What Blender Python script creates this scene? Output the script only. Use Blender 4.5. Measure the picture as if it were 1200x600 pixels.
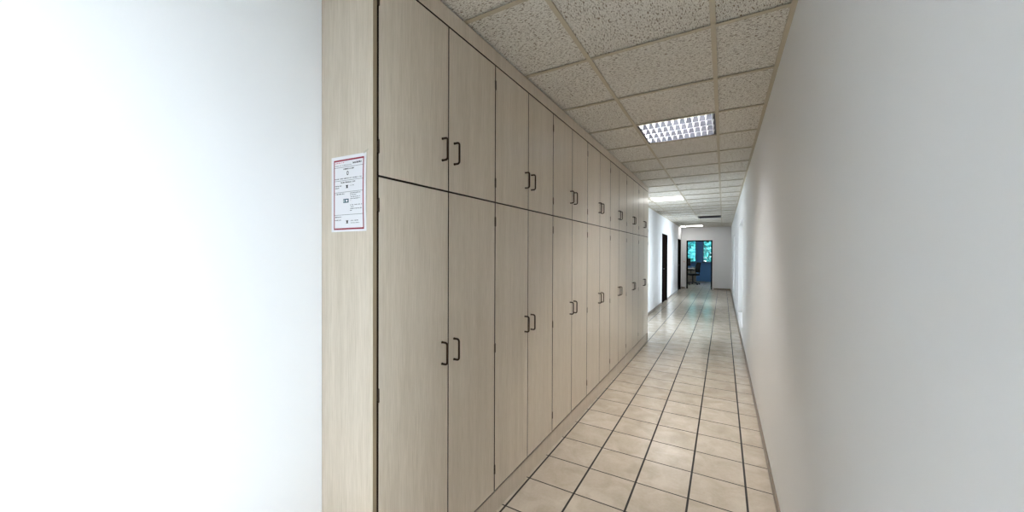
import bpy, bmesh, math, random
from mathutils import Vector, Matrix

for o in list(bpy.data.objects):
    bpy.data.objects.remove(o)
S = bpy.context.scene
C = S.collection
random.seed(7)

# ------------------------------------------------------------ camera, world, exposure
HC = 2.5692            # ceiling height
CY = 1.4149            # first cross tee of the ceiling grid
CX0 = 0.4085           # a main tee of the ceiling grid
YD, DW = 0.895, 0.3914  # start of the first door, width of a door
Z_MID, Z_BOT, Z_TOP = 1.7334, 0.1415, 2.4818
WX = -0.45             # far left wall
RX = 1.36              # right wall
YE = 17.06             # end wall
TUBE = 315.0
PANEL = 3.4
SKY = 4.7
FILL_NEAR = 9.0
DAY_FAR = 14.0
FILL_END = 20.0

cd = bpy.data.cameras.new('camera')
cam = bpy.data.objects.new('camera', cd)
C.objects.link(cam)
S.camera = cam
F_PX, YAW, PITCH, ROLL = 426.01, 0.5261, -0.0067, 0.0033
cd.sensor_width = 36.0
cd.lens = F_PX / 1200 * 36.0
cd.clip_start = 0.02
fwd = Vector((-math.sin(YAW) * math.cos(PITCH), math.cos(YAW) * math.cos(PITCH), math.sin(PITCH)))
right = Vector((math.cos(YAW), math.sin(YAW), 0))
up = right.cross(fwd)
cr, sr = math.cos(ROLL), math.sin(ROLL)
r2 = right * cr + up * sr
u2 = up * cr - right * sr
m = Matrix((r2, u2, -fwd)).transposed().to_4x4()
m.translation = Vector((1.0821, 0.0, 1.4534))
cam.matrix_world = m

w = bpy.data.worlds.new('World')
S.world = w
w.use_nodes = True
bg = w.node_tree.nodes['Background']
bg.inputs[0].default_value = (0.74, 0.88, 1.0, 1)
bg.inputs[1].default_value = SKY

# area lights at unseen right-wall windows; near and end ones are added fill
def daylight(name, loc, rot, sx, sy, energy, color):
    ld = bpy.data.lights.new(name, 'AREA')
    ld.shape = 'RECTANGLE'
    ld.size, ld.size_y = sx, sy
    ld.energy = energy
    ld.color = color
    lo = bpy.data.objects.new(name, ld)
    C.objects.link(lo)
    lo.location = loc
    lo.rotation_euler = rot


R90 = math.radians(90)
daylight('near_fill_light', (RX + .5, -.75, 1.2), (R90, 0, R90), 1.9, 1.6, FILL_NEAR, (1, .98, .955))  # added fill for the near doors, ceiling and left wall
daylight('side_window_daylight', (RX + .5, 7.95, 1.15), (R90, 0, R90), 1.9, 1.7, DAY_FAR, (.97, .985, 1))
daylight('end_fill_light', (RX + .5, 12.4, 1.15), (R90, 0, R90), 1.8, 1.7, FILL_END, (.92, .96, 1))  # added fill that evens out the far corridor

S.view_settings.view_transform = 'Standard'
S.view_settings.look = 'None'
S.view_settings.gamma = 1
S.view_settings.use_curve_mapping = False
S.view_settings.exposure = 1.1


# ------------------------------------------------------------ materials
def lin(r, g, b):
    f = lambda c: c / 255 / 12.92 if c / 255 <= .04045 else ((c / 255 + .055) / 1.055) ** 2.4
    return (f(r), f(g), f(b), 1)


def mat(name, col, rough=.5, metal=0.0, spec=.5):
    m = bpy.data.materials.new(name)
    m.use_nodes = True
    b = m.node_tree.nodes['Principled BSDF']
    b.inputs['Base Color'].default_value = col
    b.inputs['Roughness'].default_value = rough
    b.inputs['Metallic'].default_value = metal
    b.inputs['Specular IOR Level'].default_value = spec
    return m


class NT:
    def __init__(s, m):
        s.t = m.node_tree
        s.b = s.t.nodes['Principled BSDF']

    def n(s, typ, **k):
        x = s.t.nodes.new(typ)
        for a, v in k.items():
            setattr(x, a, v)
        return x

    def l(s, a, b):
        s.t.links.new(a, b)

    def math(s, op, a, b=None, c=None):
        x = s.n('ShaderNodeMath', operation=op)
        for i, v in enumerate((a, b, c)):
            if v is None:
                continue
            if hasattr(v, 'is_linked'):
                s.l(v, x.inputs[i])
            else:
                x.inputs[i].default_value = v
        return x.outputs[0]

    def ramp(s, f, stops):
        x = s.n('ShaderNodeValToRGB')
        e = x.color_ramp.elements
        while len(e) < len(stops):
            e.new(.5)
        for i, (p, c) in enumerate(stops):
            e[i].position = p
            e[i].color = c
        s.l(f, x.inputs[0])
        return x.outputs[0]

    def mix(s, f, a, b, mode='MIX'):
        x = s.n('ShaderNodeMix', data_type='RGBA', blend_type=mode)
        for v, i in ((f, 0), (a, 6), (b, 7)):
            if hasattr(v, 'is_linked'):
                s.l(v, x.inputs[i])
            else:
                x.inputs[i].default_value = v
        return x.outputs[2]

    def bump(s, h, strength, dist):
        x = s.n('ShaderNodeBump')
        x.inputs['Strength'].default_value = strength
        x.inputs['Distance'].default_value = dist
        s.l(h, x.inputs['Height'])
        s.l(x.outputs[0], s.b.inputs['Normal'])


def grey(v):
    return (v, v, v, 1)


def wood_material(name, base, dark, rough=.30):
    m = mat(name, base, rough)
    t = NT(m)
    tc = t.n('ShaderNodeTexCoord')
    oi = t.n('ShaderNodeObjectInfo')
    off = t.math('MULTIPLY', oi.outputs['Random'], 37.0)
    cmb = t.n('ShaderNodeCombineXYZ')
    for i in range(3):
        t.l(off, cmb.inputs[i])
    add = t.n('ShaderNodeVectorMath', operation='ADD')
    t.l(tc.outputs['Object'], add.inputs[0])
    t.l(cmb.outputs[0], add.inputs[1])

    def noise(sc, scale, det=3):
        mp = t.n('ShaderNodeMapping')
        mp.inputs['Scale'].default_value = sc
        t.l(add.outputs[0], mp.inputs[0])
        n = t.n('ShaderNodeTexNoise')
        n.inputs['Scale'].default_value = scale
        n.inputs['Detail'].default_value = det
        t.l(mp.outputs[0], n.inputs[0])
        return n.outputs[0]
    fine = noise((1, 1, .03), 260, 4)
    broad = noise((1, 1, .05), 22, 3)
    dash = noise((1, 1, .05), 420, 2)
    f = t.math('ADD', t.math('MULTIPLY', fine, .5), t.math('MULTIPLY', broad, .28))
    f = t.math('ADD', f, t.math('MULTIPLY', dash, .22))
    col = t.ramp(f, [(.34, dark), (.62, base)])
    t.l(col, t.b.inputs['Base Color'])
    rr = t.math('ADD', t.math('MULTIPLY', fine, .10), rough - .05)
    t.l(rr, t.b.inputs['Roughness'])
    t.bump(f, .12, .0006)
    return m


M_WOOD = wood_material('pale_ash_laminate', lin(222, 210, 193), lin(200, 187, 167))
M_WEDGE = mat('laminate_edge_band', lin(150, 134, 108), .5)
M_CARC_SHADE = mat('dark_carcass_and_seam_shade', lin(48, 33, 20), .7, 0, .2)  # carcass brown, also painted on door edges to darken the seams
M_BRONZE = mat('bronze_handle_metal', lin(70, 55, 40), .33, .85)
M_HINGE = mat('dark_hinge_steel', lin(84, 72, 56), .5, .5)
M_WALL = mat('white_wall_paint', lin(236, 237, 238), .6, 0, .3)
M_SKIRT = mat('grey_tile_skirting', lin(128, 116, 104), .35)
M_TEE = mat('painted_grid_steel', lin(204, 194, 172), .5)
M_GASK = mat('shadow_gap_grey', lin(110, 98, 80), .7)
M_ALU = mat('bright_louvre_aluminium', lin(96, 98, 106), .34, .9)
M_BLADE_HIGHLIGHT = mat('white_blade_and_lip_highlight', lin(226, 229, 234), .35, .3)
M_LWHITE = mat('lamp_housing_white', lin(235, 236, 238), .4)
M_GRILLE = mat('dark_grey_grille_metal', lin(70, 70, 74), .5, .3)
M_DARKDOOR = mat('dark_brown_door', lin(20, 15, 13), .9, 0, 0)
M_DARKFRAME = mat('dark_brown_door_frame', lin(24, 18, 15), .9, 0, 0)
M_PAPER = mat('white_paper', lin(240, 240, 244), .6)
M_RED = mat('crimson_print', lin(150, 12, 46), .6)
M_PINK = mat('pale_red_print', lin(200, 60, 80), .6)
M_INK = mat('black_ink', lin(20, 20, 30), .6)
M_TEAL = mat('teal_print', lin(40, 84, 100), .6)
M_TAPE = mat('yellowed_clear_tape', lin(205, 198, 180), .25)
M_PLASTIC = mat('white_plastic', lin(236, 234, 230), .35)
M_BLACKP = mat('black_plastic', lin(24, 24, 27), .4)
M_FABRIC = mat('black_chair_fabric', lin(26, 28, 34), .9)
M_DESKTOP = mat('light_grey_desktop', lin(214, 212, 206), .3)
M_PED = mat('grey_pedestal_steel', lin(168, 158, 150), .45)
M_OFFICE = mat('office_wall_paint', lin(196, 204, 214), .7)
M_WFRAME = mat('blue_grey_window_frame', lin(92, 120, 150), .5)
M_SKYTINT = mat('sky_tinted_office_wall', lin(110, 160, 220), .7)  # blue skylight tint painted into the office window wall
M_BARK = mat('tree_bark', lin(84, 72, 58), .9)
M_SCREEN = mat('switched_off_screen', lin(12, 13, 16), .15)

M_TUBE = mat('lit_fluorescent_tube', lin(255, 255, 255), .5)
b = M_TUBE.node_tree.nodes['Principled BSDF']
b.inputs['Emission Color'].default_value = (1.0, .975, .935, 1)
b.inputs['Emission Strength'].default_value = TUBE


def leaf_material():
    m = mat('sky_tinted_leaves', lin(70, 150, 110), .6)
    t = NT(m)
    oi = t.n('ShaderNodeNewGeometry')
    n = t.n('ShaderNodeTexNoise')
    n.inputs['Scale'].default_value = 2.4
    t.l(oi.outputs['Position'], n.inputs[0])
    t.l(t.ramp(n.outputs[0], [(.35, lin(30, 128, 132)), (.65, lin(90, 200, 196))]), t.b.inputs['Base Color'])  # blue of the daylight is mixed into the leaf colour itself
    return m


M_LEAF = leaf_material()


def glass_material():
    m = bpy.data.materials.new('clear_window_glass')
    m.use_nodes = True
    t = m.node_tree
    t.nodes.clear()
    o = t.nodes.new('ShaderNodeOutputMaterial')
    mx = t.nodes.new('ShaderNodeMixShader')
    tr = t.nodes.new('ShaderNodeBsdfTransparent')
    gl = t.nodes.new('ShaderNodeBsdfGlossy')
    gl.inputs['Roughness'].default_value = .02
    fr = t.nodes.new('ShaderNodeFresnel')
    t.links.new(fr.outputs[0], mx.inputs[0])
    t.links.new(tr.outputs[0], mx.inputs[1])
    t.links.new(gl.outputs[0], mx.inputs[2])
    t.links.new(mx.outputs[0], o.inputs[0])
    return m


M_GLASS = glass_material()


def floor_material():
    s, x0, y0, g = 0.3015, 0.0064, 1.7869, 0.0098
    m = mat('glazed_cream_floor_tiles', lin(205, 192, 168), .2)
    t = NT(m)
    geo = t.n('ShaderNodeNewGeometry')
    sep = t.n('ShaderNodeSeparateXYZ')
    t.l(geo.outputs['Position'], sep.inputs[0])

    def axis(o, off):
        a = t.math('DIVIDE', t.math('SUBTRACT', o, off), s)
        fr = t.math('SUBTRACT', a, t.math('FLOOR', a))
        d = t.math('MINIMUM', fr, t.math('SUBTRACT', 1.0, fr))       # 0 on a joint
        return t.math('FLOOR', a), t.math('MULTIPLY', d, s)
    ix, dx = axis(sep.outputs[0], x0)
    iy, dy = axis(sep.outputs[1], y0)
    mn = t.math('MINIMUM', t.math('MULTIPLY', dx, .86), t.math('MULTIPLY', dy, 1.2))
    mr = t.n('ShaderNodeMapRange', interpolation_type='SMOOTHSTEP')
    mr.inputs[1].default_value = g / 2 - .0008
    mr.inputs[2].default_value = g / 2 + .0012
    t.l(mn, mr.inputs[0])
    tile = mr.outputs[0]
    wn = t.n('ShaderNodeTexWhiteNoise', noise_dimensions='2D')
    cb = t.n('ShaderNodeCombineXYZ')
    t.l(ix, cb.inputs[0])
    t.l(iy, cb.inputs[1])
    t.l(cb.outputs[0], wn.inputs['Vector'])
    sc = t.n('ShaderNodeVectorMath', operation='SCALE')
    sc.inputs[3].default_value = 5.3
    t.l(wn.outputs['Color'], sc.inputs[0])
    ad = t.n('ShaderNodeVectorMath', operation='ADD')
    t.l(geo.outputs['Position'], ad.inputs[0])
    t.l(sc.outputs[0], ad.inputs[1])
    n1 = t.n('ShaderNodeTexNoise')
    n1.inputs['Scale'].default_value = 7
    n1.inputs['Detail'].default_value = 5
    n1.inputs['Distortion'].default_value = .6
    t.l(ad.outputs[0], n1.inputs[0])
    n2 = t.n('ShaderNodeTexNoise')
    n2.inputs['Scale'].default_value = 60
    n2.inputs['Detail'].default_value = 3
    t.l(ad.outputs[0], n2.inputs[0])
    f = t.math('ADD', t.math('MULTIPLY', n1.outputs[0], .8), t.math('MULTIPLY', n2.outputs[0], .2))
    f = t.math('ADD', f, t.math('MULTIPLY', t.math('SUBTRACT', wn.outputs[0], .5), .10))
    col = t.ramp(f, [(.32, lin(183, 170, 152)), (.52, lin(196, 184, 168)), (.70, lin(207, 196, 181))])
    col = t.mix(tile, lin(26, 19, 15), col)
    t.l(col, t.b.inputs['Base Color'])
    rg = t.math('SUBTRACT', .75, t.math('MULTIPLY', tile, .54))
    rg = t.math('ADD', rg, t.math('MULTIPLY', t.math('SUBTRACT', n1.outputs[0], .5), .04))
    t.l(rg, t.b.inputs['Roughness'])
    mr2 = t.n('ShaderNodeMapRange', interpolation_type='SMOOTHSTEP')
    mr2.inputs[1].default_value = 0.001
    mr2.inputs[2].default_value = g / 2 + .003
    t.l(mn, mr2.inputs[0])
    h = t.math('ADD', mr2.outputs[0], t.math('MULTIPLY', n1.outputs[0], .04))
    t.bump(h, .35, .0015)
    return m


def ceiling_material():
    m = mat('fissured_mineral_fibre_panel', lin(212, 204, 190), .9, 0, .2)
    t = NT(m)
    geo = t.n('ShaderNodeNewGeometry')
    sep = t.n('ShaderNodeSeparateXYZ')
    t.l(geo.outputs['Position'], sep.inputs[0])
    ix = t.math('FLOOR', t.math('DIVIDE', t.math('SUBTRACT', sep.outputs[0], CX0), .625))
    iy = t.math('FLOOR', t.math('DIVIDE', t.math('SUBTRACT', sep.outputs[1], CY), .625))
    cb = t.n('ShaderNodeCombineXYZ')
    t.l(ix, cb.inputs[0])
    t.l(iy, cb.inputs[1])
    wn = t.n('ShaderNodeTexWhiteNoise', noise_dimensions='2D')
    t.l(cb.outputs[0], wn.inputs['Vector'])
    # some panels lie turned by a quarter
    turn = t.math('GREATER_THAN', wn.outputs[0], .72)
    sc = t.n('ShaderNodeVectorMath', operation='SCALE')
    sc.inputs[3].default_value = 3.1
    t.l(wn.outputs['Color'], sc.inputs[0])
    ad = t.n('ShaderNodeVectorMath', operation='ADD')
    t.l(geo.outputs['Position'], ad.inputs[0])
    t.l(sc.outputs[0], ad.inputs[1])
    s2 = t.n('ShaderNodeSeparateXYZ')
    t.l(ad.outputs[0], s2.inputs[0])

    def lerp(a, b):
        return t.math('ADD', a, t.math('MULTIPLY', turn, t.math('SUBTRACT', b, a)))
    px = lerp(s2.outputs[0], s2.outputs[1])
    py = lerp(s2.outputs[1], s2.outputs[0])

    def aniso(a, b, scale, det, dist):
        c = t.n('ShaderNodeCombineXYZ')
        t.l(t.math('MULTIPLY', px, a), c.inputs[0])
        t.l(t.math('MULTIPLY', py, b), c.inputs[1])
        n = t.n('ShaderNodeTexNoise')
        n.inputs['Scale'].default_value = scale
        n.inputs['Detail'].default_value = det
        n.inputs['Distortion'].default_value = dist
        t.l(c.outputs[0], n.inputs[0])
        return n.outputs[0]
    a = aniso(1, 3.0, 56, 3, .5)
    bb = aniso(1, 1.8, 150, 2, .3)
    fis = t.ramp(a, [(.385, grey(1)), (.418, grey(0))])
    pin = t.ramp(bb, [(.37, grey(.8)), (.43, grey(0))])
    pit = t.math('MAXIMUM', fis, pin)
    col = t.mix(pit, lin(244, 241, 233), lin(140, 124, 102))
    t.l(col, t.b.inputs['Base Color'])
    hh = t.math('SUBTRACT', t.math('MULTIPLY', aniso(1, 1, 90, 4, 0), .25), pit)
    t.bump(hh, .7, .003)
    return m


def wall_paint(m):
    t = NT(m)
    geo = t.n('ShaderNodeNewGeometry')
    n = t.n('ShaderNodeTexNoise')
    n.inputs['Scale'].default_value = 150
    n.inputs['Detail'].default_value = 4
    t.l(geo.outputs['Position'], n.inputs[0])
    t.bump(n.outputs[0], .08, .001)


wall_paint(M_WALL)
wall_paint(M_OFFICE)
M_FLOOR = floor_material()
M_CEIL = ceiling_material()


# ------------------------------------------------------------ helpers
class MB:
    def __init__(s):
        s.bm = bmesh.new()

    def box(s, x0, x1, y0, y1, z0, z1, bev=0.0):
        g = bmesh.ops.create_cube(s.bm, size=1)
        vs = g['verts']
        for v in vs:
            v.co = Vector(((x0 + x1) / 2 + v.co.x * (x1 - x0), (y0 + y1) / 2 + v.co.y * (y1 - y0), (z0 + z1) / 2 + v.co.z * (z1 - z0)))
        if bev:
            es = list({e for v in vs for e in v.link_edges})
            bmesh.ops.bevel(s.bm, geom=es, offset=bev, segments=2, affect='EDGES', profile=.5)
        return s

    def cyl(s, a, b, r, seg=16, r2=None):
        a, b = Vector(a), Vector(b)
        d = b - a
        q = d.to_track_quat('Z', 'Y').to_matrix().to_4x4()
        mm = Matrix.Translation((a + b) / 2) @ q
        bmesh.ops.create_cone(s.bm, cap_ends=True, segments=seg, radius1=r, radius2=r if r2 is None else r2, depth=d.length, matrix=mm)
        return s

    def tube(s, pts, r, seg=12):
        """a swept round rod through pts"""
        pts = [Vector(p) for p in pts]
        rings = []
        for i, p in enumerate(pts):
            t = (pts[min(i + 1, len(pts) - 1)] - pts[max(i - 1, 0)]).normalized()
            ref = Vector((0, 1, 0)) if abs(t.y) < .9 else Vector((1, 0, 0))
            u = t.cross(ref).normalized()
            v = t.cross(u)
            rings.append([s.bm.verts.new(p + (u * math.cos(k * 2 * math.pi / seg) + v * math.sin(k * 2 * math.pi / seg)) * r) for k in range(seg)])
        for A, B in zip(rings, rings[1:]):
            for k in range(seg):
                s.bm.faces.new((A[k], A[(k + 1) % seg], B[(k + 1) % seg], B[k]))
        s.bm.faces.new(rings[0][::-1])
        s.bm.faces.new(rings[-1])
        return s

    def prism(s, prof, axis, a, b):
        """closed 2-D profile swept along axis from a to b; profile gives the other two coordinates"""
        def P(p, t):
            return Vector((t, p[0], p[1])) if axis == 'x' else (Vector((p[0], t, p[1])) if axis == 'y' else Vector((p[0], p[1], t)))
        A = [s.bm.verts.new(P(p, a)) for p in prof]
        B = [s.bm.verts.new(P(p, b)) for p in prof]
        n = len(prof)
        for k in range(n):
            s.bm.faces.new((A[k], A[(k + 1) % n], B[(k + 1) % n], B[k]))
        s.bm.faces.new(A[::-1])
        s.bm.faces.new(B)
        return s

    def build(s, name, mats, parent=None, smooth=False, loc=(0, 0, 0)):
        bmesh.ops.recalc_face_normals(s.bm, faces=s.bm.faces[:])
        me = bpy.data.meshes.new(name)
        s.bm.to_mesh(me)
        s.bm.free()
        for mm in (mats if isinstance(mats, (list, tuple)) else [mats]):
            me.materials.append(mm)
        if smooth:
            for p in me.polygons:
                p.use_smooth = True
            try:
                me.set_sharp_from_angle(angle=math.radians(40))
            except Exception:
                pass
        o = bpy.data.objects.new(name, me)
        C.objects.link(o)
        o.location = loc
        if parent:
            o.parent = parent
        return o


def tag(o, label, cat, group=None):
    o['label'] = label
    o['category'] = cat
    if group:
        o['group'] = group
    return o


def shade_seam_edges(o):  # edge faces painted dark so the seams look deep in shade
    o.data.materials.append(M_CARC_SHADE)
    for p in o.data.polygons:
        if abs(p.normal.x) < .5:
            p.material_index = 1
    return o


def struct(o):
    o['kind'] = 'structure'
    return o


def thing(name, label, cat, loc=(0, 0, 0), group=None):
    o = bpy.data.objects.new(name, None)
    C.objects.link(o)
    o.location = loc
    o.empty_display_size = .05
    return tag(o, label, cat, group)


def kids(o):
    return [c for c in ALLKIDS if c.parent == o]


def copy_tree(o, parent=None):
    c = o.copy()
    C.objects.link(c)
    if parent is not None:
        c.parent = parent
    for ch in list(o.children):
        copy_tree(ch, c)
    return c


# ------------------------------------------------------------ the setting
YB = -3.6        # back end of the corridor
o = MB().box(-3.4, 3.6, YB - .2, 23.0, -.1, 0).build('floor', M_FLOOR)
struct(o)

# lay-in ceiling: panels sit 6 mm above the face of the T-bar grid
LAMPS = [(0, -4), (0, 3), (-1, 10), (-1, 23)]     # (column, row) cells taken by lamps
VENTS = [(0, 17)]
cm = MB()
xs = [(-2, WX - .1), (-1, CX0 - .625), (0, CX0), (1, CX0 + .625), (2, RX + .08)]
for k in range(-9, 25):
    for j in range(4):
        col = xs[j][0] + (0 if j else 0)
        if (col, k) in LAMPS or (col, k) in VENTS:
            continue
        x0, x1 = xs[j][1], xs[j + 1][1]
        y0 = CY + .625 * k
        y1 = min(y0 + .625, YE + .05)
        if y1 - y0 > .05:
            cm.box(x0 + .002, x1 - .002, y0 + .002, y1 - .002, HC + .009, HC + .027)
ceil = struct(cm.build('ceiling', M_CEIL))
g = MB()
for x in (CX0 - .625, CX0, CX0 + .625):
    g.box(x - .012, x + .012, YB, YE, HC, HC + .0030)
    g.box(x - .001, x + .001, YB, YE, HC + .0030, HC + .04)
for k in range(-8, 25):
    y = CY + .625 * k
    g.box(WX, RX, y - .012, y + .012, HC + .0004, HC + .0028)
    g.box(WX, RX, y - .001, y + .001, HC + .0028, HC + .04)
g.build('ceiling_grid', M_TEE, ceil)
struct(MB().box(-3.4, 3.6, YB - .2, 22.6, 2.86, 3.0).build('ceiling_slab', M_OFFICE))

# walls
struct(MB().box(-.62, -.3015, YB, .8725, 0, 2.86).build('wall_left_near', M_WALL))
DOORS = [(11.36, 12.36, 2.0), (15.60, 16.52, 2.0)]
wl = MB()
wl.box(WX - .18, WX, .90, DOORS[0][0], 0, 2.86)
wl.box(WX - .18, WX, DOORS[0][1], DOORS[1][0], 0, 2.86)
wl.box(WX - .18, WX, DOORS[1][1], YE + .001, 0, 2.86)
for a, b_, h in DOORS:
    wl.box(WX - .18, WX, a, b_, h, 2.86)
struct(wl.build('wall_left_far', M_WALL))
RW = [(-1.7, .2, .35, 2.05), (7.0, 8.9, .25, 2.05), (11.5, 13.3, .25, 2.05)]      # right-wall window openings; first and last added to let fill light in
wr = MB()
ys = [YB] + [v for a in RW for v in a[:2]] + [YE]
for a, b_ in zip(ys[::2], ys[1::2]):
    wr.box(RX, RX + .18, a, b_, 0, 2.86)
for a, b_, z0, z1 in RW:
    wr.box(RX, RX + .18, a, b_, 0, z0)
    wr.box(RX, RX + .18, a, b_, z1, 2.86)
struct(wr.build('wall_right', M_WALL))
for i, (a, b_, z0, z1) in enumerate(RW):
    fb = MB()
    for y0, y1, za, zb in ((a, a + .05, z0, z1), (b_ - .05, b_, z0, z1), ((a + b_) / 2 - .025, (a + b_) / 2 + .025, z0 + .05, z1 - .05),
                           (a + .05, b_ - .05, z0, z0 + .05), (a + .05, b_ - .05, z1 - .05, z1)):
        fb.box(RX + .07, RX + .13, y0, y1, za, zb)
    wb = struct(fb.build('window_%d' % (i + 3), M_PLASTIC))  # the near and end windows are made up for their light
    MB().box(RX + .096, RX + .104, a + .04, b_ - .04, z0 + .04, z1 - .04).build('window_pane', M_GLASS, wb)
struct(MB().box(-.62, RX + .18, YB - .18, YB, 0, 2.86).build('wall_back', M_WALL))
EX0, EX1, EH = -.262, .70, 2.03
we = MB()
we.box(-3.3, EX0, YE, YE + .14, 0, 2.86)
we.box(EX1, 3.5, YE, YE + .14, 0, 2.86)
we.box(EX0, EX1, YE, YE + .14, EH, 2.86)
struct(we.build('wall_end', M_WALL))

# wall angle at the ceiling, tile skirting at the floor
struct(MB().box(WX, WX + .022, 6.42, YE, HC - .001, HC + .004).box(WX, WX + .0015, 6.42, YE, HC - .012, HC).build('trim_1', M_TEE))
struct(MB().box(WX, RX, YE - .022, YE, HC - .001, HC + .0035).build('trim_2', M_TEE))
struct(MB().box(RX - .022, RX, YB, YE - .03, HC - .001, HC + .004).build('trim_3', M_TEE))
bl = MB()
for a, b_ in ((6.42, DOORS[0][0] - .06), (DOORS[0][1] + .06, DOORS[1][0] - .06), (DOORS[1][1] + .06, YE)):
    bl.box(WX, WX + .009, a, b_, 0, .062, .002)
struct(bl.build('baseboard_left', M_SKIRT))
struct(MB().box(WX + .01, EX0 - .05, YE - .009, YE, 0, .062, .002).box(EX1 + .05, RX - .01, YE - .009, YE, 0, .062, .002).build('baseboard_end', M_SKIRT))
struct(MB().box(RX - .009, RX, YB, YE - .01, 0, .062, .002).build('baseboard_right', M_SKIRT))

# dark doors in the left wall
for i, (a, b_, h) in enumerate(DOORS):
    fr = MB()
    fr.box(WX - .16, WX + .012, a - .05, a + .02, 0, h + .05)
    fr.box(WX - .16, WX + .012, b_ - .02, b_ + .05, 0, h + .05)
    fr.box(WX - .16, WX + .012, a + .02, b_ - .02, h - .02, h + .05)
    d = struct(MB().box(WX - .06, WX - .02, a + .022, b_ - .022, .006, h - .022, .002).build('door_%d' % (i + 1), M_DARKDOOR))
    f = fr.build('door_frame', M_DARKFRAME, d)
    hm = MB()
    hy = a + .09
    hm.cyl((WX - .02, hy, 1.02), (WX + .03, hy, 1.02), .009)
    hm.tube([(WX + .03, hy - .004, 1.02), (WX + .032, hy + .05, 1.02), (WX + .03, hy + .12, 1.018)], .009)
    hm.box(WX - .02, WX - .012, hy - .018, hy + .018, .90, 1.08, .003)
    hm.build('door_handle', M_ALU, d, True)
fr = MB()
fr.box(EX0, EX0 + .045, YE - .012, YE + .152, 0, EH)
fr.box(EX1 - .045, EX1, YE - .012, YE + .152, 0, EH)
fr.box(EX0 + .045, EX1 - .045, YE - .012, YE + .152, EH - .045, EH)
d3 = struct(fr.build('door_3', M_DARKFRAME))
# its leaf stands open into the office, against the wall to the right
leaf = MB().box(.70, 1.58, YE + .17, YE + .21, .008, EH - .05, .002).build('door_leaf', M_DARKDOOR, d3)

# ------------------------------------------------------------ the office behind
struct(MB().box(-3.5, -3.3, YE, 22.5, 0, 2.86).build('wall_office_left', M_OFFICE))
struct(MB().box(3.5, 3.7, YE, 22.5, 0, 2.86).build('wall_office_right', M_OFFICE))
WY = 22.0
SILL, HEAD = 1.00, 2.55
pf = MB()
pf.box(-3.3, 3.5, WY, WY + .25, 0, SILL)
pf.box(-3.3, 3.5, WY, WY + .25, HEAD, 2.86)
WINS = [(-3.1, -.17), (.13, 3.3)]
for a, b_ in ((-3.3, -3.1), (-.17, .13), (3.3, 3.5)):
    pf.box(a, b_, WY, WY + .25, SILL, HEAD)
struct(pf.build('wall_office_window', M_SKYTINT))
for i, (a, b_) in enumerate(WINS):
    fw = MB()
    fw.box(a, b_, WY + .08, WY + .14, SILL, SILL + .06)
    fw.box(a, b_, WY + .08, WY + .14, HEAD - .06, HEAD)
    n = 3
    for k in range(n + 1):
        x = a + (b_ - a - .05) * k / n
        fw.box(x, x + .05, WY + .08, WY + .14, SILL + .06, HEAD - .06)
    wn_ = struct(fw.build('window_%d' % (i + 1), M_WFRAME))
    MB().box(a + .04, b_ - .04, WY + .105, WY + .113, SILL + .05, HEAD - .05).build('window_pane', M_GLASS, wn_)
    MB().box(a - .05, b_ + .05, WY - .12, WY + .08, SILL + .001, SILL + .03, .004).build('window_sill', M_WFRAME, wn_)


# trees outside the office windows
def foliage_tree(loc, h, rad, seed, label):
    rnd = random.Random(seed)
    t = thing('broadleaf_tree', label, 'tree', loc, 'trees outside the office window')
    tr = MB()
    tr.tube([(0, 0, 0), (.05, .02, h * .4), (-.04, 0, h * .8)], .10, 8)
    for k in range(5):
        a = k * 1.3
        tr.tube([(0, 0, h * .45), (math.cos(a) * rad * .4, math.sin(a) * rad * .4, h * .62), (math.cos(a) * rad * .75, math.sin(a) * rad * .75, h * .75)], .035, 6)
    tr.build('trunk', M_BARK, t, True)
    bm = bmesh.new()
    for k in range(5200):
        u = Vector((rnd.gauss(0, 1), rnd.gauss(0, 1), rnd.gauss(0, 1))).normalized() * rad * (rnd.random() ** .4)
        p = Vector((u.x, u.y, h * .58 + u.z * h * .52 / rad))
        e = Vector((rnd.gauss(0, 1), rnd.gauss(0, 1), rnd.gauss(0, .6))).normalized()
        f = e.orthogonal().normalized()
        s = .12 + rnd.random() * .08
        vs = [bm.verts.new(p + q) for q in (-e * s, f * s * .5, e * s, -f * s * .5)]
        bm.faces.new(vs)
    me = bpy.data.meshes.new('crown')
    bm.to_mesh(me)
    bm.free()
    me.materials.append(M_LEAF)
    c = bpy.data.objects.new('crown', me)
    C.objects.link(c)
    c.parent = t
    return t


struct(MB().box(-14, 14, 23.0, 40, -.12, -.02).build('ground_outside', mat('lawn', lin(80, 140, 100), .9)))
foliage_tree((-1.5, 25.4, -.02), 4.4, 1.5, 3, 'leafy tree outside the left office window')
foliage_tree((.1, 29.6, -.02), 5.2, 2.3, 5, 'leafy tree outside the right office window')
foliage_tree((-4.8, 26.6, -.02), 4.8, 1.6, 9, 'leafy tree outside at the far left of the office window')

# ------------------------------------------------------------ cabinets
# one bow handle, one hinge (meshes shared by every door)
r = .0043


def bow_handle_mesh():
    hb = MB()
    P = .030
    pts = [(0, 0, -.048), (P - .011, 0, -.048)]
    for k in range(1, 6):
        a = k / 6 * math.pi / 2
        pts.append((P - .011 + .011 * math.sin(a), 0, -.048 + .011 * (1 - math.cos(a))))
    pts.append((P, 0, -.037))
    pts2 = [(x, y, -z) for x, y, z in pts[::-1]]
    hb.tube(pts + pts2, r + .0004, 12)
    for z in (-.048, .048):
        hb.cyl((-.001, 0, z), (.002, 0, z), .0058, 16)
    return hb


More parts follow.
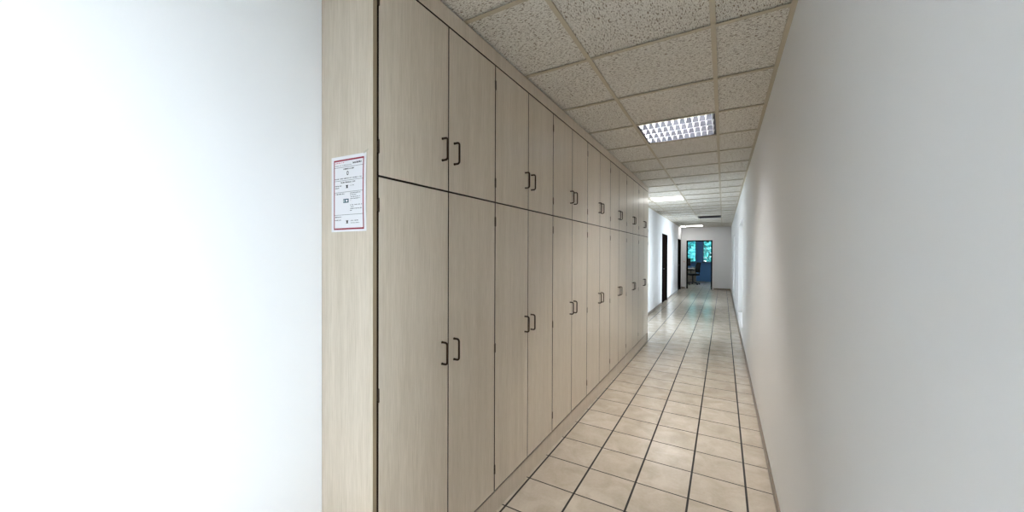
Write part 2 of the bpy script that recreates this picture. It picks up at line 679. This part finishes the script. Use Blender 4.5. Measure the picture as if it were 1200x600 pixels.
HP = bow_handle_mesh().build('handle', M_BRONZE, None, True)
HP.data.name = 'bow_handle'
hm_ = MB()
hm_.cyl((.0012, 0, -.0235), (.0008, 0, .0235), .0022, 10)
hm_.cyl((.0012, 0, -.026), (.0012, 0, .026), .0012, 8)
hm_.box(-.016, .0006, -.0008, .0008, -.021, .021)
KP = hm_.build('hinge', M_HINGE, None, True)
HMESH, KMESH = HP.data, KP.data
bpy.data.objects.remove(HP)
bpy.data.objects.remove(KP)


def inst(name, me, parent, loc):
    o = bpy.data.objects.new(name, me)
    C.objects.link(o)
    o.parent = parent
    o.location = loc
    return o


MW = DW * 2


def make_cabinet(name, label, cat, group, z0, z1, handle_z, hinge_z):
    """origin at the module's front left foot; the fronts lie in the plane x = 0"""
    t = thing(name, label, cat, (0, 0, z0), group)
    H = z1 - z0
    D = .43
    c = MB()
    c.box(-D, -.021, .0010, .017, .001, H - .001)
    c.box(-D, -.021, MW - .017, MW - .0010, .001, H - .001)
    c.box(-D, -.021, .017, MW - .017, .001, .019)
    c.box(-D, -.021, .017, MW - .017, H - .019, H - .001)
    c.box(-D, -D + .008, .017, MW - .017, .019, H - .019)
    c.build('carcass', M_CARC_SHADE, t)
    for s in (0, 1):
        y0 = .0039 if s == 0 else DW + .0031
        y1 = DW - .0031 if s == 0 else MW - .0039
        d = MB().box(-.018, 0, 0, y1 - y0, .0034, H - .0040, .0008).build('door', M_WOOD, t, False, (0, y0, 0))
        shade_seam_edges(d)
        hy = (DW - .042 - y0) if s == 0 else (DW + .041 - y0)
        inst('handle', HMESH, d, (0, hy, handle_z - z0))
        for hz in hinge_z:
            inst('hinge', KMESH, d, (0, (.0008 if s == 0 else y1 - y0 - .0008), hz - z0))
    return t


ordn = ['first', 'second', 'third', 'fourth', 'fifth', 'sixth', 'seventh']
protoT = make_cabinet('tall_cabinet', '', 'cabinet', 'tall two-door cabinets in the lower row', Z_BOT, Z_MID, 1.0085, (.262, .934, 1.628))
protoU = make_cabinet('top_cabinet', '', 'cabinet', 'short two-door cabinets in the upper row', Z_MID, Z_TOP, 1.9150, (1.841, 2.374))
for k in range(7):
    a = protoT if k == 0 else copy_tree(protoT)
    b_ = protoU if k == 0 else copy_tree(protoU)
    a.location.y = b_.location.y = YD + MW * k
    if k == 0:
        wa = 'nearest, beside the notice'
    elif k == 6:
        wa = 'farthest, at the row end'
    else:
        wa = ordn[k] + ' from the notice'
    a['label'] = 'tall pale wood-grain two-door cabinet of lower row, ' + wa
    b_['label'] = 'short pale wood-grain two-door top cabinet under ceiling, ' + wa
YN = YD + 7 * MW

# strips and panels round the row
ep = MB().box(-.448, .0002, .8735, .8905, .001, HC - .0015, .0008).build('end_panel', M_WOOD)
ep.data.materials.append(M_WEDGE)
for p_ in ep.data.polygons:
    if p_.normal.x > .5:
        p_.material_index = 1
tag(ep, 'near pale wood-grain end panel of the cabinet row, with red-bordered notice', 'panel')
tag(MB().box(-.448, 0, YN + .003, YN + .020, .001, HC - .0015, .0008).build('end_panel', M_WOOD), 'far pale wood-grain end panel closing the cabinet row by the white wall', 'panel')
tag(shade_seam_edges(MB().box(-.018, 0, .8925, YN + .002, Z_TOP + .0035, HC - .0045, .0008).build('filler_strip', M_WOOD)), 'long pale wood-grain filler strip between top cabinets and ceiling', 'filler strip')
pli = tag(MB().box(-.0200, -.0145, .8925, YN + .002, .001, Z_BOT - .0225, .0008).build('plinth', M_WOOD), 'long pale wood-grain plinth under the cabinet row at the tiled floor', 'plinth')
MB().box(-.036, -.0203, .8925, YN + .002, .001, Z_BOT - .001).build('gap_shade_strip', M_CARC_SHADE, pli)  # dark strip added as the shade line under the doors
tag(MB().box(-.43, -.022, .8925, YN + .002, Z_TOP + .002, Z_TOP + .020).build('cover_board', M_CARC_SHADE), 'dark cover board lying on top of the upper cabinets', 'board')

# ------------------------------------------------------------ the notice on the end panel
NX0, NX1, NZ0, NZ1 = -.2385, -.0335, 1.534, 1.822


def npt(u, v, off=0.0):
    x = NX0 + (NX1 - NX0) * u
    z = NZ1 - (NZ1 - NZ0) * v - .004 * u * (1 - v)
    # the sheet bulges a little towards its lower right edge
    bul = .0007 + .0030 * math.sin(math.pi * min(1, max(0, v))) * (u ** 2) + .0012 * math.sin(math.pi * u) * v
    return Vector((x, .8735 - bul - off, z))


def patch(m_, u0, u1, v0, v1, off, nu=1, nv=1):
    P = [[m_.bm.verts.new(npt(u0 + (u1 - u0) * i / nu, v0 + (v1 - v0) * j / nv, off)) for j in range(nv + 1)] for i in range(nu + 1)]
    for i in range(nu):
        for j in range(nv):
            m_.bm.faces.new((P[i][j], P[i][j + 1], P[i + 1][j + 1], P[i + 1][j]))


notice = thing('notice', 'white paper notice with crimson border taped to the near end panel', 'notice', (0, 0, 0))
pm = MB()
NU, NV = 14, 18
F = [[pm.bm.verts.new(npt(i / NU, j / NV, 0)) for j in range(NV + 1)] for i in range(NU + 1)]
B = [[pm.bm.verts.new(npt(i / NU, j / NV, -.0003)) for j in range(NV + 1)] for i in range(NU + 1)]
for i in range(NU):
    for j in range(NV):
        pm.bm.faces.new((F[i][j], F[i][j + 1], F[i + 1][j + 1], F[i + 1][j]))
        pm.bm.faces.new((B[i][j], B[i + 1][j], B[i + 1][j + 1], B[i][j + 1]))
for i in range(NU):
    pm.bm.faces.new((F[i][0], F[i + 1][0], B[i + 1][0], B[i][0]))
    pm.bm.faces.new((F[i][NV], B[i][NV], B[i + 1][NV], F[i + 1][NV]))
for j in range(NV):
    pm.bm.faces.new((F[0][j], B[0][j], B[0][j + 1], F[0][j + 1]))
    pm.bm.faces.new((F[NU][j], F[NU][j + 1], B[NU][j + 1], B[NU][j]))
pm.build('paper', M_PAPER, notice)
bmn = MB()
O = .0003
bw = .026
patch(bmn, .075, .94, .045, .045 + bw * .8, O, 12, 1)
patch(bmn, .075, .94, .952, .952 + bw * .8, O, 12, 1)
patch(bmn, .075, .075 + bw, .045, .97, O, 1, 16)
patch(bmn, .94 - bw, .94, .045, .97, O, 1, 16)
bmn.build('printed_border', M_RED, notice)
for v in (.145, .322, .475, .775):
    rl = MB()
    patch(rl, .102, .914, v, v + .004, O, 8, 1)
    rl.build('printed_rule', M_INK, notice)


def words(m_, u0, u1, v, h, rnd, dense=.8):
    """a line of print too small to read: the strokes of its letters"""
    u = u0
    while u < u1 - .006:
        wl_ = rnd.uniform(.025, .07)
        e = min(u + wl_, u1)
        while u < e:
            if rnd.random() < dense:
                patch(m_, u, u + .0068, v + rnd.choice((0, 0, h * .3)), v + h, O)
            u += .0085
        u = e + .012


rn = random.Random(11)
tx = MB()
words(tx, .63, .87, .092, .024, rn, 1)
tx.build('printed_heading', M_INK, notice)
for u0, u1, v, h in ((.36, .66, .165, .017), (.11, .88, .292, .012), (.28, .72, .340, .018), (.11, .60, .118, .008),
                     (.11, .30, .385, .012), (.11, .27, .412, .012), (.55, .66, .392, .010),
                     (.11, .40, .492, .014),
                     (.56, .86, .492, .010), (.56, .74, .516, .010), (.56, .84, .542, .010), (.56, .86, .566, .010), (.56, .61, .588, .010),
                     (.56, .89, .648, .010), (.56, .66, .672, .010), (.56, .88, .696, .010), (.56, .61, .720, .010),
                     (.11, .32, .797, .013), (.11, .31, .838, .013),
                     (.58, .80, .852, .010), (.58, .82, .882, .010)):
    tx = MB()
    words(tx, u0, u1, v, h, rn)
    tx.build('printed_text', M_INK, notice)
rt = MB()
words(rt, .11, .38, .080, .010, rn)
rt.build('red_heading', M_PINK, notice)
ic = MB()   # small pictograms: a ring-shaped sign, two handsets, a camera-like sign
for k in range(12):
    a0, a1 = k / 12 * 2 * math.pi, (k + 1) / 12 * 2 * math.pi
    vs = [ic.bm.verts.new(npt(.485 + rr * math.cos(a), .235 + rr * .72 * 1.3 * math.sin(a) - .004, O)) for rr, a in ((.016, a0), (.030, a0), (.030, a1), (.016, a1))]
    ic.bm.faces.new(vs)
ic.build('printed_pictogram', M_INK, notice)
for uc, vc in ((.47, .408), (.475, .872)):
    ic = MB()
    patch(ic, uc - .032, uc + .030, vc - .020, vc - .006, O)
    patch(ic, uc - .018, uc + .022, vc - .006, vc + .012, O)
    patch(ic, uc - .032, uc + .030, vc + .012, vc + .020, O)
    ic.build('printed_pictogram', M_INK, notice)
ic2 = MB()
patch(ic2, .36, .52, .568, .620, O)
ic2.build('printed_sign', M_TEAL, notice)
ic3 = MB()
patch(ic3, .375, .395, .578, .610, O * 2)
patch(ic3, .435, .490, .582, .606, O * 2)
ic3.build('printed_sign_mark', M_PAPER, notice)
tp = MB()
patch(tp, .93, 1.0, -.012, .012, O * 2.4)
tp.bm.verts.ensure_lookup_table()
tp.bm.verts[2].co += Vector((.010, .0012, .010))
tp.bm.verts[3].co += Vector((.010, .0012, .010))
tp.build('tape', M_TAPE, notice)


# ------------------------------------------------------------ ceiling lamps with parabolic louvres
def make_lamp():
    """origin at the middle of the grid opening, in the plane of the grid face; tubes run across the corridor (x)"""
    t = thing('louvre_ceiling_lamp', '', 'ceiling lamp', (0, 0, 0), 'square louvre lamps in the ceiling')
    h, T = .298, .115
    hb = MB()
    hb.box(-h, h, -h, h, T, T + .003)
    hb.box(-h, -h + .003, -h, h, .008, T)
    hb.box(h - .003, h, -h, h, .008, T)
    hb.box(-h + .003, h - .003, -h, -h + .003, .008, T)
    hb.box(-h + .003, h - .003, h - .003, h, .008, T)
    hb.build('housing', M_LWHITE, t)
    rim = MB()
    for x0, x1, y0, y1 in ((-h, -h + .010, -h, h), (h - .010, h, -h, h), (-h + .010, h - .010, -h, -h + .007), (-h + .010, h - .010, h - .007, h)):
        rim.box(x0, x1, y0, y1, .0045, .0075)
    rim.build('rim', M_GRILLE, t)
    p = (2 * h - .014) / 4
    for k in range(4):
        y = -h + .007 + p * (k + .5)
        MB().cyl((-.275, y, .090), (.275, y, .090), .0085, 12).build('tube', M_TUBE, t, True)
    lv = MB()
    # parabolic reflectors along the tubes
    for k in range(5):
        y = -h + .007 + p * k
        prof = []
        for s in (-1, 1):
            q = []
            for i in range(6):
                z = i / 5
                wd = .0035 + .030 * z ** 1.8
                q.append((y + s * wd, .006 + z * .060))
            prof += q if s == 1 else q[::-1]
        prof = [(min(max(a, -h + .004), h - .004), z) for a, z in prof]
        lv.prism(prof[::-1], 'x', -h + .008, h - .008)
    rf = lv.build('reflectors', [M_ALU, M_BLADE_HIGHLIGHT], t, True)
    for p_ in rf.data.polygons:
        if abs(p_.normal.x) < .5 and p_.center.z < .0105:
            p_.material_index = 1  # lower lip painted bright, as if catching the tube light
    cb_ = MB()
    n = 11
    for k in range(0, n + 1):
        x = -h + .021 + (2 * h - .042) * k / n
        for j in range(4):
            y0 = -h + .007 + p * j + .0045
            y1 = y0 + p - .009
            cb_.prism([(x - .0012, .006), (x + .0012, .006), (x + .0110, .058), (x - .0110, .058)], 'y', y0, y1)
    cb_.build('cross_blades', M_BLADE_HIGHLIGHT, t, True)
    return t


M_DIFF = mat('lit_prismatic_diffuser', lin(255, 255, 255), .4)
bd = M_DIFF.node_tree.nodes['Principled BSDF']
bd.inputs['Emission Color'].default_value = (1.0, .975, .93, 1)
bd.inputs['Emission Strength'].default_value = PANEL


def make_panel_lamp():
    t = thing('panel_ceiling_lamp', '', 'ceiling lamp', (0, 0, 0), 'square panel lamps in the ceiling')
    h = .298
    fm = MB()
    for x0, x1, y0, y1 in ((-h, -h + .018, -h, h), (h - .018, h, -h, h), (-h + .018, h - .018, -h, -h + .018), (-h + .018, h - .018, h - .018, h)):
        fm.box(x0, x1, y0, y1, .004, .014)
    fm.build('frame', M_LWHITE, t)
    MB().box(-h + .0185, h - .0185, -h + .0185, h - .0185, .006, .010).build('diffuser', M_DIFF, t)
    MB().box(-h, h, -h, h, .0145, .07).build('housing', M_LWHITE, t)
    return t


lamp0, lamp1 = make_lamp(), make_panel_lamp()
LL = {(0, 3): 'square louvre lamp in corridor ceiling, nearest and largest, beyond the fourth cabinet doors',
      (-1, 10): 'lit square lamp in ceiling just past the end of the cabinet row',
      (-1, 23): 'lit square lamp at the far end of ceiling, above the open office doorway',
      (0, -4): 'louvre lamp in the ceiling behind the camera'}
used = set()
for c_, k in LAMPS:
    src = lamp1 if c_ < 0 else lamp0
    l = copy_tree(src) if src in used else src
    used.add(src)
    l.location = (CX0 + .625 * c_ + .3125, CY + .625 * k + .3125, HC)
    l['label'] = LL[(c_, k)]

for lx, ly, lb in ((.4, 18.5, 'unseen added square lamp on the office ceiling just behind the end wall'), (-.6, 19.4, 'unseen added square lamp on the office ceiling above the desk')):  # unseen lamps added to brighten the office furniture
    l = copy_tree(lamp1)
    l.location = (lx, ly, 2.789)
    l['label'] = lb

# narrow wall-washer lamp close to the corner at the far end
ww = thing('wall_washer_lamp', 'narrow bright ceiling lamp in the corner above the farthest dark side door', 'ceiling lamp', (WX + .12, 16.30, HC))
MB().box(-.075, .075, -.29, .29, .012, .06).box(-.08, .08, -.295, -.29, .006, .06).box(-.08, .08, .29, .295, .006, .06).box(-.08, -.075, -.29, .29, .006, .06).box(.075, .08, -.29, .29, .006, .06).build('housing', M_LWHITE, ww)
MW2 = mat('lit_lamp_diffuser', lin(255, 255, 255), .5)
bb = MW2.node_tree.nodes['Principled BSDF']
bb.inputs['Emission Color'].default_value = (1, .98, .95, 1)
bb.inputs['Emission Strength'].default_value = 3.5
MB().box(-.073, .073, -.288, .288, -.002, .0115, .002).build('diffuser', MW2, ww)

# dark air grille in the ceiling
vt = thing('ceiling_grille', 'dark grey slatted air grille in the ceiling above the far corridor', 'grille', (CX0 + .3125, CY + .625 * 17 + .3125, HC))
gm = MB()
for x0, x1, y0, y1 in ((-.3, -.27, -.3, .3), (.27, .3, -.3, .3), (-.27, .27, -.3, -.27), (-.27, .27, .27, .3)):
    gm.box(x0, x1, y0, y1, -.010, .010)
gm.build('frame', M_GRILLE, vt)
for k in range(12):
    y = -.25 + k * .0455
    MB().prism([(y - .012, -.008), (y - .009, -.009), (y + .014, .010), (y + .011, .011)], 'x', -.27, .27).build('slat', M_GRILLE, vt)
MB().box(-.3, .3, -.3, .3, .03, .034).build('backing', M_GRILLE, vt)

# ------------------------------------------------------------ small things on the walls
so = thing('wall_socket', 'white wall socket low on the white corridor wall past the cabinets', 'socket', (WX, 9.84, .33))
MB().box(0, .009, -.04, .04, -.04, .04, .003).build('cover_plate', M_PLASTIC, so)
MB().cyl((.0088, 0, 0), (.0105, 0, 0), .021, 24).build('socket_ring', M_PLASTIC, so, True)
for s in (-1, 1):
    MB().cyl((.0100, s * .0095, 0), (.0112, s * .0095, 0), .0026, 10).build('socket_hole', M_BLACKP, so)
sw = thing('light_switch', 'small white light switch with red lamp beside the office doorway', 'light switch', (-.345, YE, 1.14))
MB().box(-.04, .04, -.009, 0, -.04, .04, .003).build('cover_plate', M_PLASTIC, sw)
MB().box(-.029, .029, -.013, -.009, -.029, .029, .002).build('rocker', M_PLASTIC, sw)
M_REDL = mat('red_indicator', lin(200, 30, 30), .4)
MB().box(-.012, .012, -.0145, -.013, -.020, .004).build('indicator', M_REDL, sw)

# ------------------------------------------------------------ office furniture
dk = thing('office_desk', 'desk with light grey top seen through the open office doorway', 'desk', (-1.0, 20.35, 0))
MB().box(-.80, .90, -.40, .40, .715, .742, .004).build('desktop', M_DESKTOP, dk)
for sx in (-.74, .84):
    for sy in (-.34, .34):
        MB().box(sx - .025, sx + .025, sy - .025, sy + .025, .001, .715).build('leg', M_PED, dk)
MB().box(-.71, .81, .30, .318, .35, .70).build('modesty_panel', M_BLACKP, dk)

pdx, pdy = -.28, 20.18
pd = thing('drawer_pedestal', 'grey drawer pedestal under the office desk beside the black chair', 'drawer unit', (pdx, pdy, 0))
MB().box(-.20, .20, -.02, .30, .04, .62, .003).build('body', M_PED, pd)
for k in range(3):
    z = .045 + k * .191
    dr = MB().box(-.197, .197, -.036, -.021, z, z + .185, .003).build('drawer', M_PED, pd)
    MB().box(-.06, .06, -.044, -.036, z + .135, z + .147).build('handle', M_BLACKP, dr)
for sx in (-.16, .16):
    for sy in (.02, .26):
        MB().cyl((sx - .01, sy, .021), (sx + .01, sy, .021), .02, 14).box(sx - .006, sx + .006, sy - .006, sy + .006, .02, .042).build('castor', M_BLACKP, pd)

mo = thing('computer_monitor', 'black flat monitor standing on the office desk', 'monitor', (-.62, 20.45, .743))
MB().box(-.28, .28, -.012, .022, .12, .50, .006).build('housing', M_BLACKP, mo)
MB().box(-.265, .265, -.0135, -.012, .137, .487).build('screen', M_SCREEN, mo)
MB().box(-.03, .03, .0225, .045, .02, .30).box(-.12, .12, -.06, .10, 0.001, .012, .003).build('stand', M_BLACKP, mo)

tag(MB().box(-.46, -.20, 20.02, 20.24, .744, .760, .002).build('paper_stack', M_PAPER), 'stack of white papers on the office desk', 'papers')
kb = thing('desk_telephone', 'dark desk telephone on the office desk next to the papers', 'telephone', (-.22, 20.42, .743))
MB().prism([(-.09, 0.001), (.09, .001), (.09, .065), (-.09, .022)], 'x', -.08, .08).build('base', M_BLACKP, kb)
MB().tube([(-.055, -.085, .052), (-.055, -.04, .066), (-.055, .04, .083), (-.055, .085, .080)], .018, 10).build('handset', M_BLACKP, kb, True)

ch = thing('office_chair', 'black swivel office chair at the desk behind the open doorway', 'chair', (-.17, 19.45, 0))
ch.rotation_euler = (0, 0, math.radians(-65))
MB().box(-.24, .24, -.24, .24, .44, .52, .03).build('seat', M_FABRIC, ch, True)
bkm = MB()
N = 9
rows = []
for i in range(N):
    z = .58 + .48 * i / (N - 1)
    wv = .23 - .05 * abs(i / (N - 1) - .45) ** 2 * 4
    yb = .235 + .05 * (i / (N - 1)) - .03 * math.sin(i / (N - 1) * math.pi)
    row = []
    for j in range(7):
        x = -wv + 2 * wv * j / 6
        yy = yb - .03 * (x / wv) ** 2
        row.append((bkm.bm.verts.new((x, yy, z)), bkm.bm.verts.new((x, yy + .05, z))))
    rows.append(row)
for i in range(N - 1):
    for j in range(6):
        for s in (0, 1):
            bkm.bm.faces.new((rows[i][j][s], rows[i][j + 1][s], rows[i + 1][j + 1][s], rows[i + 1][j][s]))
    for j in (0, 6):
        bkm.bm.faces.new((rows[i][j][0], rows[i][j][1], rows[i + 1][j][1], rows[i + 1][j][0]))
for i in (0, N - 1):
    for j in range(6):
        bkm.bm.faces.new((rows[i][j][0], rows[i][j][1], rows[i][j + 1][1], rows[i][j + 1][0]))
bkm.build('backrest', M_FABRIC, ch, True)
MB().tube([(0, .10, .43), (0, .27, .44), (0, .30, .52), (0, .29, .72)], .018, 8).build('back_support', M_BLACKP, ch, True)
MB().cyl((0, 0, .10), (0, 0, .445), .028, 14).build('gas_column', M_BLACKP, ch, True)
for k in range(5):
    a = k * 2 * math.pi / 5 + .3
    x, y = math.cos(a) * .30, math.sin(a) * .30
    MB().tube([(0, 0, .115), (x * .5, y * .5, .10), (x, y, .075)], .02, 8).build('base_arm', M_BLACKP, ch, True)
    MB().cyl((x - .018, y, .03), (x + .018, y, .03), .029, 14).cyl((x, y, .03), (x, y, .075), .008, 8).build('castor', M_BLACKP, ch, True)
for s in (-1, 1):
    MB().tube([(s * .23, .02, .46), (s * .28, .02, .50), (s * .28, .02, .67)], .014, 8).box(s * .28 - .03, s * .28 + .03, -.12, .14, .67, .70, .01).build('armrest', M_BLACKP, ch, True)
